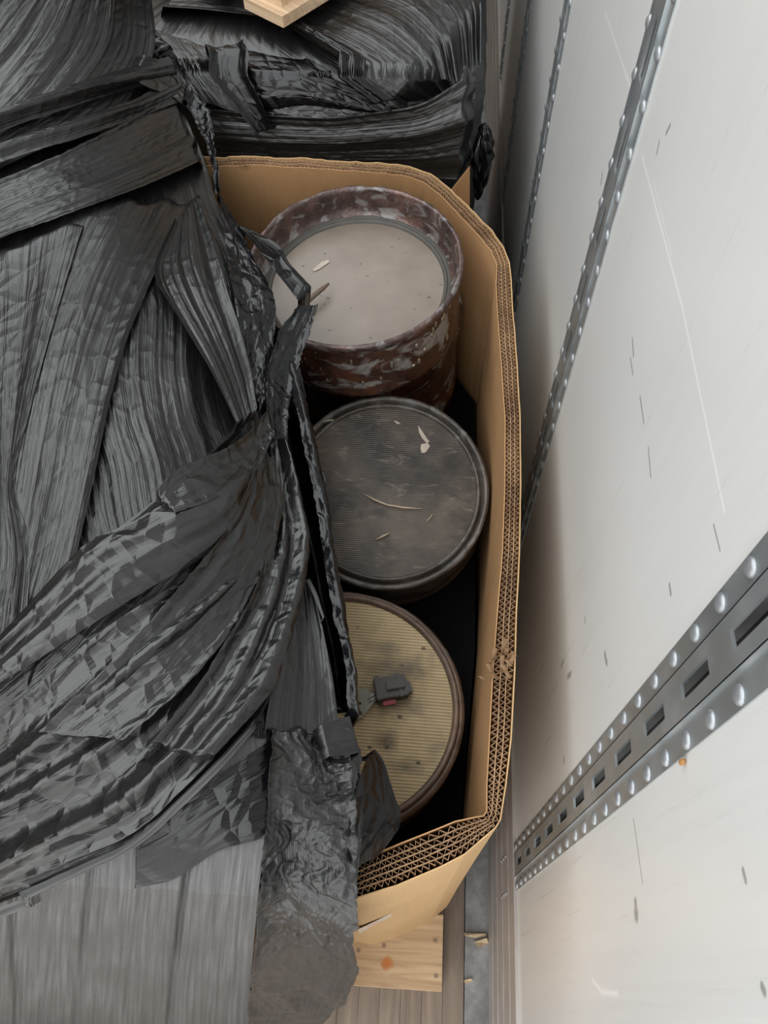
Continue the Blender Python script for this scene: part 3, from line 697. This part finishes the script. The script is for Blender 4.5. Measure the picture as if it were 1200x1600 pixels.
def sheet(name, L, R_, ns, nt, par, mat, off=0., streak=(.004, 55), crump=(0., 20), hem=(.0, .0), dz=None, place=place_box, seed=0., jag=0., smooth=True, folds=None, skew=0., warp=.5, tuck=(.05, .05), cy=1.):
    A = resample(L, ns, smooth); B = resample(R_, ns, smooth); t = np.linspace(0, 1, nt); s = np.linspace(0, 1, ns)
    if jag:
        B = B + np.stack([jag * perlin(s * 26 + seed, seed + .5) + jag * .6 * perlin(s * 75 + seed, seed), .0 * s], 1)
        A = A + np.stack([jag * perlin(s * 26 + seed + 50, seed + .5) + jag * .6 * perlin(s * 75 + seed + 9, seed), .0 * s], 1)
    UV = A[:, None, :] * (1 - t)[None, :, None] + B[:, None, :] * t[None, :, None]
    dzz = dz(s[:, None], t[None, :]) if dz else 0.
    Pw = place(UV[..., 0], UV[..., 1], dzz)
    du = np.gradient(Pw, axis=1); dv = np.gradient(Pw, axis=0); nrm = np.cross(du, dv); nrm /= np.linalg.norm(nrm, axis=2)[..., None] + 1e-12
    toc = np.array([0, 0, H]) - Pw; nrm *= np.sign(np.sum(nrm * toc, axis=2))[..., None]
    wid = np.linalg.norm(du, axis=2).mean(axis=0).sum(); ln = np.linalg.norm(dv, axis=2).mean(axis=1).sum()
    T = (t * wid)[None, :] + 0 * s[:, None]; Sx = (s * ln)[:, None] + 0 * t[None, :]
    T = T + skew * Sx
    wt = T + .012 * warp * perlin(Sx * 3 + seed, T * 5 + seed) + .004 * warp * perlin(Sx * 14, T * 12 + seed)
    a, fq = streak; D = off + 0 * T
    if a:
        env = .55 + .75 * perlin(T * 7 + seed * 3, Sx * 2.2 + 5)
        D = D + a * env * (ridged(wt * fq + seed, Sx * .9 + seed) * .26 + facet(wt * fq * 1.3 + 9 + seed, Sx * 1.2) * .80 + facet(wt * fq * 3.7 + 4, Sx * 2.2) * .20)
        D = D + a * .9 * perlin(wt * fq * .35 + seed, Sx * .9)
    a, fq = crump
    if a:
        x = T * fq + .9 * perlin(T * fq * .6 + seed, Sx * fq * .6); y = cy * Sx * fq * .8 + .9 * perlin(T * fq * .6, Sx * fq * .6 + 7 + seed)
        D = D + a * np.clip(.62 + 1.5 * perlin(T * 7 + seed, Sx * 4.5 + seed), .15, 1.25) * (facet(x * .55 + seed, y * .30) * .95 + facet(x * 1.25 + 3, y * .62 + seed) * .45 + facet(x * 2.7 + seed, y * 1.5) * .20 + ridged(x * 1.1 + 3, y * .7 + seed) * .20 + ridged(x * 3.3 + 1, y * 2.3 + seed) * .10)
    if hem[0]:
        for e in (T - T[:, :1], T[:, -1:] - T): D = D + hem[0] * np.exp(-(e / hem[1]) ** 2)
    if folds:
        for (t0, t1, w, h) in folds: D = D + h * np.exp(-((t[None, :] - (t0 + (t1 - t0) * s[:, None])) * wid / w) ** 2)
    wv = np.ones(ns)
    if tuck[0]: wv = wv * np.clip(s / tuck[0] * (1 + .0 * s), 0, 1)
    if tuck[1]: wv = wv * np.clip((1 - s) / tuck[1], 0, 1)
    wv = wv[:, None] + .55 * (wv[:, None] < 1) * perlin(T * 45 + seed, 3.3 + seed); wv = np.clip(wv, 0, 1); wv = wv * wv * (3 - 2 * wv)
    D = D * wv - .014 * (1 - wv)
    Pw = Pw + nrm * D[..., None]
    v = Pw.reshape(-1, 3); idx = np.arange(ns * nt).reshape(ns, nt)
    f = np.stack([idx[:-1, :-1], idx[:-1, 1:], idx[1:, 1:], idx[1:, :-1]], -1).reshape(-1, 4)
    uv = np.stack([T.ravel() + seed, Sx.ravel() + seed * .37], 1)
    m = bpy.data.meshes.new(name); m.vertices.add(len(v)); m.vertices.foreach_set('co', v.ravel())
    m.loops.add(len(f) * 4); m.polygons.add(len(f)); m.loops.foreach_set('vertex_index', f.ravel()); m.polygons.foreach_set('loop_start', np.arange(len(f)) * 4)
    m.polygons.foreach_set('use_smooth', np.ones(len(f), bool)); m.materials.append(mat)
    l = m.uv_layers.new(name='uv'); l.data.foreach_set('uv', uv[f.ravel()].ravel()); m.update(calc_edges=True); m.validate()
    return link(bpy.data.objects.new(name, m), par)

fw = empty('stretch_film', (-.45, .65, PZ), 'torn black stretch film pulled over the left half of the open cardboard box', 'film')
# the sheet under everything, with long pulled creases
EDGE = [(218, -60), (232, 0), (245, 80), (275, 150), (318, 245), (338, 320), (372, 390), (392, 450), (388, 560), (402, 640), (428, 700), (442, 780), (464, 850), (478, 925), (500, 1000), (515, 1080), (528, 1150), (540, 1250), (545, 1395)]
sheet('film_sheet', [(-660, y) for y in (150, 300, 600, 1000, 1395)], EDGE, 420, 520, fw, M_film, 0., (.0055, 42), (.0012, 14), seed=1.)
# the near skirt, hanging to the floor
sheet('film_skirt', [(-660, y) for y in (1250, 1400, 1560, 1640)], [(412, 1130), (416, 1300), (404, 1400), (395, 1500), (385, 1640)], 200, 320, fw, M_film_lit, .006, (.0040, 20), (.0006, 8), (.001, .006), seed=2., folds=[(.50, .53, .006, -.010), (.62, .66, .005, -.008), (.90, .88, .005, -.010), (.76, .74, .004, -.006)])
sheet('film_skirt', [(409, 1130), (415, 1230), (414, 1320), (402, 1450), (384, 1640)], [(528, 1130), (536, 1240), (545, 1330), (547, 1395), (563, 1462), (564, 1488), (540, 1528), (508, 1575), (485, 1620)], 320, 200, fw, M_film_grey, .020, (.006, 18), (.030, 15), (.003, .006), seed=3., jag=4., cy=.34, warp=.6, tuck=(.05, 0))
# top left: steep creases, ropes and a broad twisted band
sheet('film_layer', [(40, -60), (-60, 60), (-220, 240), (-330, 380)], [(224, -60), (240, 80), (180, 190), (-60, 310)], 200, 240, fw, M_film, .012, (.006, 40), (.002, 12), (.003, .008), seed=4.)
sheet('film_band', [(278, 148), (190, 208), (90, 268), (-70, 335)], [(326, 262), (262, 292), (152, 336), (-70, 432)], 220, 160, fw, M_film, .020, (.007, 45), (.004, 16), (.005, .010), seed=5., jag=3.)
sheet('film_rope', [(262, 85), (180, 118), (90, 158), (-40, 208)], [(285, 128), (200, 148), (100, 190), (-40, 244)], 160, 44, fw, M_film, .022, (.006, 60), (.004, 30), seed=6., folds=[(.3, .6, .014, .014), (.75, .7, .008, .009)], jag=3.)
sheet('film_rope', [(286, 112), (200, 172), (110, 212), (-40, 262)], [(300, 168), (210, 198), (120, 238), (-40, 290)], 160, 40, fw, M_film, .024, (.006, 60), (.005, 30), seed=7., folds=[(.5, .45, .014, .013)], jag=3.)
sheet('film_band', [(205, 90), (230, 95), (262, 112), (290, 150)], [(188, 135), (215, 150), (255, 165), (282, 185)], 70, 60, fw, M_film_crisp, .030, (.003, 40), (.006, 22), seed=8.)
sheet('film_band', [(228, 70), (262, 130), (300, 190), (322, 240), (334, 290)], [(252, 60), (292, 130), (330, 190), (334, 240), (344, 292)], 150, 36, fw, M_film_wet, .014, (.004, 60), (.010, 34), seed=9., jag=4.)
# middle: overlapping pulled layers
sheet('film_layer', [(-330, 330), (-330, 600), (-330, 1150)], [(322, 285), (292, 345), (242, 430), (196, 545), (170, 650), (150, 760), (122, 880), (40, 1100)], 260, 330, fw, M_film, .008, (.0075, 40), (.001, 12), (.004, .007), seed=10.)
sheet('film_layer', [(276, 345), (231, 444), (290, 545), (362, 690)], [(300, 305), (334, 400), (366, 520), (396, 668)], 240, 90, fw, M_film, .014, (.006, 75), (.0008, 18), (.004, .006), seed=11.)
sheet('film_layer', [(-60, 395), (-36, 500), (-20, 640), (0, 780), (-10, 900), (-60, 1060)], [(140, 335), (108, 450), (66, 600), (26, 760), (56, 860), (40, 1040)], 200, 90, fw, M_film, .016, (.010, 34), (.002, 12), seed=12.)
# crumpled gathered wad
sheet('film_wad', [(382, 662), (300, 735), (246, 795), (150, 858), (34, 978), (-120, 1130)], [(412, 672), (446, 745), (462, 850), (452, 960), (414, 1108), (330, 1212), (232, 1302), (-80, 1420)], 400, 360, fw, M_film, .012, (.006, 11), (.012, 8), (.006, .009), seed=13., warp=2.0, jag=2.)
sheet('film_wad', [(330, 880), (250, 930), (160, 990), (60, 1080), (-90, 1210)], [(440, 960), (410, 1090), (328, 1200), (232, 1290), (-90, 1400)], 300, 260, fw, M_film_crisp, .020, (.007, 9), (.012, 9), (.004, .008), seed=41., warp=1.2, jag=2., folds=[(.25, .3, .012, .016), (.55, .5, .010, .012), (.8, .85, .012, .018)])
sheet('film_wad', [(352, 735), (292, 785), (205, 835), (150, 858), (36, 980), (-70, 1085)], [(372, 770), (330, 850), (262, 905), (180, 965), (80, 1030), (-40, 1110)], 300, 220, fw, M_film_crisp, .028, (.010, 12), (.006, 10), (.006, .010), seed=42., warp=.8, jag=1.5, folds=[(.3, .2, .010, .016), (.5, .62, .008, .014), (.75, .85, .010, .014)])
sheet('film_wad', [(384, 700), (352, 770), (310, 850), (255, 950), (180, 1040), (70, 1150)], [(404, 720), (408, 800), (388, 900), (340, 1010), (290, 1080), (190, 1170)], 300, 240, fw, M_film_crisp, .034, (.004, 10), (.016, 10), (.003, .007), seed=43., warp=1.6, jag=3.)
sheet('film_wad', [(400, 690), (396, 770), (386, 870), (352, 980), (308, 1080), (236, 1180)], [(418, 690), (446, 770), (461, 860), (449, 960), (410, 1095), (322, 1208)], 320, 200, fw, M_film_crisp, .030, (.004, 9), (.020, 8), (.007, .009), seed=44., warp=1.4, jag=2., folds=[(.85, .8, .010, .014), (.35, .5, .010, .012)])
sheet('film_wad', [(395, 668), (330, 728), (262, 770), (240, 800)], [(404, 696), (362, 765), (300, 806), (254, 826)], 160, 90, fw, M_film_crisp, .042, (.004, 30), (.007, 16), (.003, .006), seed=14., jag=3.)
# lower fold with door light coloured into its rolled edge, and the glossy overlap below it
sheet('film_hem', [(414, 1102), (330, 1207), (232, 1297), (100, 1346), (-140, 1436)], [(419, 1110), (338, 1218), (236, 1308), (104, 1358), (-140, 1454)], 200, 24, fw, M_film_lit, .024, (.003, 90), (.002, 40), seed=15., folds=[(.4, .5, .008, .010)], tuck=(.08, 0))
sheet('film_overlap', [(214, 1300), (330, 1222), (432, 1150)], [(212, 1378), (276, 1366), (345, 1322), (436, 1302)], 140, 70, fw, M_film_wet, .010, (.0022, 40), (.0006, 10), seed=16., tuck=(.02, .02))
# right: streaked strip and the torn, crinkled edge
sheet('film_layer', [(452, 905), (440, 1000), (412, 1110), (408, 1150)], [(474, 905), (496, 985), (512, 1070), (520, 1150)], 150, 110, fw, M_film, .010, (.009, 60), (.0005, 12), (.002, .004), seed=17., tuck=(.04, .0))
sheet('film_strand', [(464, 918), (478, 945), (494, 985)], [(470, 916), (485, 943), (497, 983)], 60, 10, fw, M_film_lit, .022, (.001, 90), (0, 1), seed=18., folds=[(.5, .5, .003, .003)])
fall = lambda d0: (lambda s, t: -d0 * t ** 1.2 + 0 * s)
sheet('torn_flap', [(368, 372), (392, 402), (420, 436), (466, 492)], [(378, 378), (438, 408), (448, 432), (487, 474)], 80, 50, fw, M_film_wet, .028, (.001, 40), (.0025, 14), seed=19.)
sheet('torn_edge', [(338, 300), (352, 400), (366, 520), (395, 620), (404, 660)], [(362, 345), (388, 402), (430, 480), (424, 555), (418, 640)], 200, 80, fw, M_film_wet, .008, (.005, 40), (.016, 20), seed=20., jag=3.)
sheet('torn_edge', [(470, 490), (432, 530), (412, 590), (402, 650), (410, 720)], [(494, 482), (482, 530), (464, 590), (446, 650), (436, 735)], 220, 80, fw, M_film_wet, .024, (.008, 45), (.014, 18), (.003, .005), seed=21., jag=3.)
sheet('hanging_film', [(420, 640), (428, 720), (444, 790), (464, 860), (480, 930), (502, 1010), (520, 1100)], [(464, 630), (484, 700), (500, 780), (514, 860), (524, 940), (540, 1030), (548, 1120)], 240, 60, fw, M_film_wet, .0, (.004, 30), (.004, 14), dz=lambda s, t: -.16 * np.sin(np.pi * np.clip(t, 0, 1)) ** .7 - .02, seed=22.)
sheet('torn_edge', [(440, 560), (458, 640), (470, 720), (486, 800), (498, 880), (512, 960), (526, 1050), (536, 1140)], [(462, 560), (476, 640), (494, 720), (510, 800), (518, 880), (533, 960), (546, 1050), (553, 1150)], 420, 44, fw, M_film_wet, .018, (.004, 50), (.013, 28), seed=23., jag=3., folds=[(.5, .5, .008, .010)])
sheet('torn_flap', [(482, 1146), (506, 1137), (531, 1130)], [(494, 1196), (522, 1196), (548, 1190)], 40, 40, fw, M_film, .028, (.0008, 30), (.0025, 9), seed=24.)
sheet('torn_flap', [(548, 1185), (540, 1220), (526, 1290), (524, 1340), (540, 1368)], [(566, 1183), (584, 1196), (600, 1250), (612, 1282), (560, 1330)], 90, 70, fw, M_film_wet, .02, (.004, 22), (.008, 16), seed=25., dz=lambda s, t: -.02 * t + 0 * s)
sheet('torn_flap', [(520, 1150), (524, 1220), (520, 1300), (530, 1350)], [(556, 1170), (552, 1230), (556, 1290), (548, 1372)], 110, 60, fw, M_film_crisp, .014, (.005, 30), (.010, 22), seed=26., jag=3.)

# ================================================================== THE WRAPPED LOAD FURTHER IN
FY, FZ = 1.40, 1.27
xr = float(at(764, 0, FZ)[0]); xl = -.75; yb = 2.5; rc = .20
ld = empty('wrapped_load', ((xr + xl) / 2, 1.95, .0), 'black film wrapped pallet load standing behind the far end of the open box', 'load')
prof = []
for i in range(260): prof.append((xl + (xr - rc - xl) * i / 260., FY))
for i in range(60): a = -math.pi / 2 + math.pi / 2 * i / 60; prof.append((xr - rc + rc * math.cos(a), FY + rc + rc * math.sin(a)))
for i in range(60): prof.append((xr, FY + rc + (yb - FY - rc) * i / 60.))
prof += [(xr, yb), (xl, yb)]
prof = np.array(prof); cen = np.array([(xl + xr) / 2, (FY + yb) / 2]); npf = len(prof)
rings = [(z, 0.) for z in np.linspace(.02, FZ - .15, 80)] + [(FZ - .15 + .15 * math.sin(a), .15 * (1 - math.cos(a))) for a in np.linspace(.08, math.pi / 2, 18)] + [(FZ + .002, d) for d in (.17, .22, .28, .36, .44)]
v = []; uv = []
sl = np.concatenate([[0], np.cumsum(np.hypot(*np.diff(prof, axis=0).T))])
dprof = np.gradient(prof, axis=0); nprof = np.stack([dprof[:, 1], -dprof[:, 0]], 1); nprof /= np.linalg.norm(nprof, axis=1)[:, None]
for (z, ins) in rings:
    ph = sl * .35 + z
    D = .006 * ridged(ph * 26, sl * 1.2) + .003 * ridged(ph * 70, sl * 2.) + .010 * perlin(sl * 3, z * 3)
    q = prof + nprof * (D * (1 if ins < .05 else .4))[:, None]
    if ins > 0: q = q + (cen - q) / np.linalg.norm(cen - q, axis=1)[:, None] * ins * (np.linalg.norm(cen - q, axis=1)[:, None] > ins)
    for i in range(npf): v.append((q[i, 0], q[i, 1], z + (0 if ins < .05 else .5 * D[i]))); uv.append((z + sl[i] * .25, sl[i]))
f = []
for j in range(len(rings) - 1):
    for i in range(npf): f.append((j * npf + i, j * npf + (i + 1) % npf, (j + 1) * npf + (i + 1) % npf, (j + 1) * npf + i))
f.append(tuple(range((len(rings) - 1) * npf, len(rings) * npf)))
obj('film_wrap', v, f, M_film, ld, uv, True)
def place_far(u, v, dz=0.):
    d = ray(u, v); d = d / -d[..., 2:3]
    dt = H - FZ - dz; ds = (FY - dz) / np.maximum(d[..., 1], .2)
    dt = dt + 0 * ds; m = np.maximum(dt, ds); e = .085; m = m + e * np.log(np.exp((dt - m) / e) + np.exp((ds - m) / e)) * .5
    return d * m[..., None] + np.array([0, 0, H])
# light smooth sheet drawn over the top, hard pulled at its lower edge
sheet('film_sheet', [(240, 40), (330, 46), (430, 60), (520, 113), (604, 164), (650, 190)], [(300, -70), (420, -70), (560, -60), (700, -40), (748, 20), (752, 90)], 220, 190, ld, M_film, .030, (.0045, 34), (.001, 8), (.008, .010), place=place_far, seed=31., tuck=(.05, .12))
sheet('film_hem', [(428, 58), (518, 112), (604, 164)], [(446, 52), (545, 106), (634, 156)], 140, 60, ld, M_film_wet, .042, (.008, 70), (.001, 12), (.002, .004), place=place_far, seed=32., tuck=(.1, .1), folds=[(.2, .15, .006, .010), (.6, .55, .008, .008)])
# dark hollow under it, streaked sideways
sheet('film_layer', [(230, 70), (330, 62), (440, 76), (520, 122), (640, 170)], [(300, 215), (400, 190), (480, 172), (560, 178), (660, 185)], 160, 150, ld, M_film_wet, .012, (.009, 34), (.003, 12), place=place_far, seed=33.)
sheet('film_layer', [(290, 160), (400, 172), (520, 178), (660, 160), (745, 110)], [(330, 262), (450, 262), (560, 262), (660, 268), (735, 270)], 200, 120, ld, M_film, .020, (.006, 38), (.001, 10), (.003, .006), place=place_far, seed=34.)
sheet('film_flap', [(326, 105), (350, 130), (385, 165), (412, 196)], [(386, 95), (396, 118), (416, 150), (436, 192)], 70, 60, ld, M_film_wet, .045, (.003, 20), (.002, 10), (.008, .008), place=place_far, seed=35.)
sheet('film_flap', [(240, 66), (268, 100), (300, 150)], [(330, 92), (350, 130), (402, 178)], 70, 70, ld, M_film, .030, (.004, 30), (.004, 10), (.002, .006), place=place_far, seed=36.)
# knot of film hanging in the gap beside the wall
kn = aty(752, 256, 1.44); bm = bmesh.new(); bmesh.ops.create_icosphere(bm, subdivisions=5, radius=1.)
for q in bm.verts:
    n_ = q.co.copy(); a_ = math.atan2(n_.y, n_.x); r = 1 + .45 * float(facet(a_ * 1.6 + 4, n_.z * 2.2)) + .35 * float(facet(a_ * 3.4, n_.z * 5.))
    tp_ = .45 + .55 * min(1, max(0, (n_.z + 1) / 1.1)); q.co = Vector((n_.x * .021 * r * tp_ - .012 * n_.z * 0, n_.y * .022 * r * tp_, n_.z * .088))
ko = from_bm('film_knot', bm, M_film_wet, ld, False); ko.location += Vector(kn)
# corner of the cardboard under that film
a, b, c_ = aty(704, 300, 1.37), aty(734, 262, 1.37), aty(740, 345, 1.37)
cv = []
for y in (1.37, 1.376): cv += [(a[0], y, a[2]), (b[0], y, b[2]), (c_[0], y, c_[2] - .1), (a[0], y, .9)]
obj('cardboard_corner', cv, [(0, 1, 2, 3), (7, 6, 5, 4), (0, 4, 5, 1), (1, 5, 6, 2), (2, 6, 7, 3), (3, 7, 4, 0)], M_card, ld)
# wooden pallet on top of that load, one corner showing
tip = at(441, 26, 1.33); e1 = at(382, -3, 1.33) - tip; ang = math.atan2(e1[1], e1[0])
tpz = float(tip[2])
tpal = empty('pallet', (float(tip[0]), float(tip[1]), FZ + .04), 'raw pale wooden pallet lying on the wrapped load, only one corner in view', 'pallet', None, (0, 0, ang))
flip = 1 if np.cross(e1[:2], (at(492, -3, 1.33) - tip)[:2]) > 0 else -1
def rb(name, x0, x1, y0, y1, z0, z1):
    y0, y1 = sorted((y0 * flip, y1 * flip)); MB().box((x0, y0, z0), (x1, y1, z1)).build(name, M_pine2, tpal, False, False)
for j in range(5): rb('bottom_board', 0 + j * .16, .10 + j * .16, 0, .8, 0., tpz - FZ - .04)
hh = tpz - FZ - .04
for j in range(3): rb('stringer', .0, .8, .02 + j * .34, .06 + j * .34, hh, hh + .07) if j else rb('stringer', .022, .8, .022, .062, hh, hh + .07)
for j in range(5): rb('deck_board', .03 + j * .16, .13 + j * .16, .03, .8, hh + .07, hh + .09)
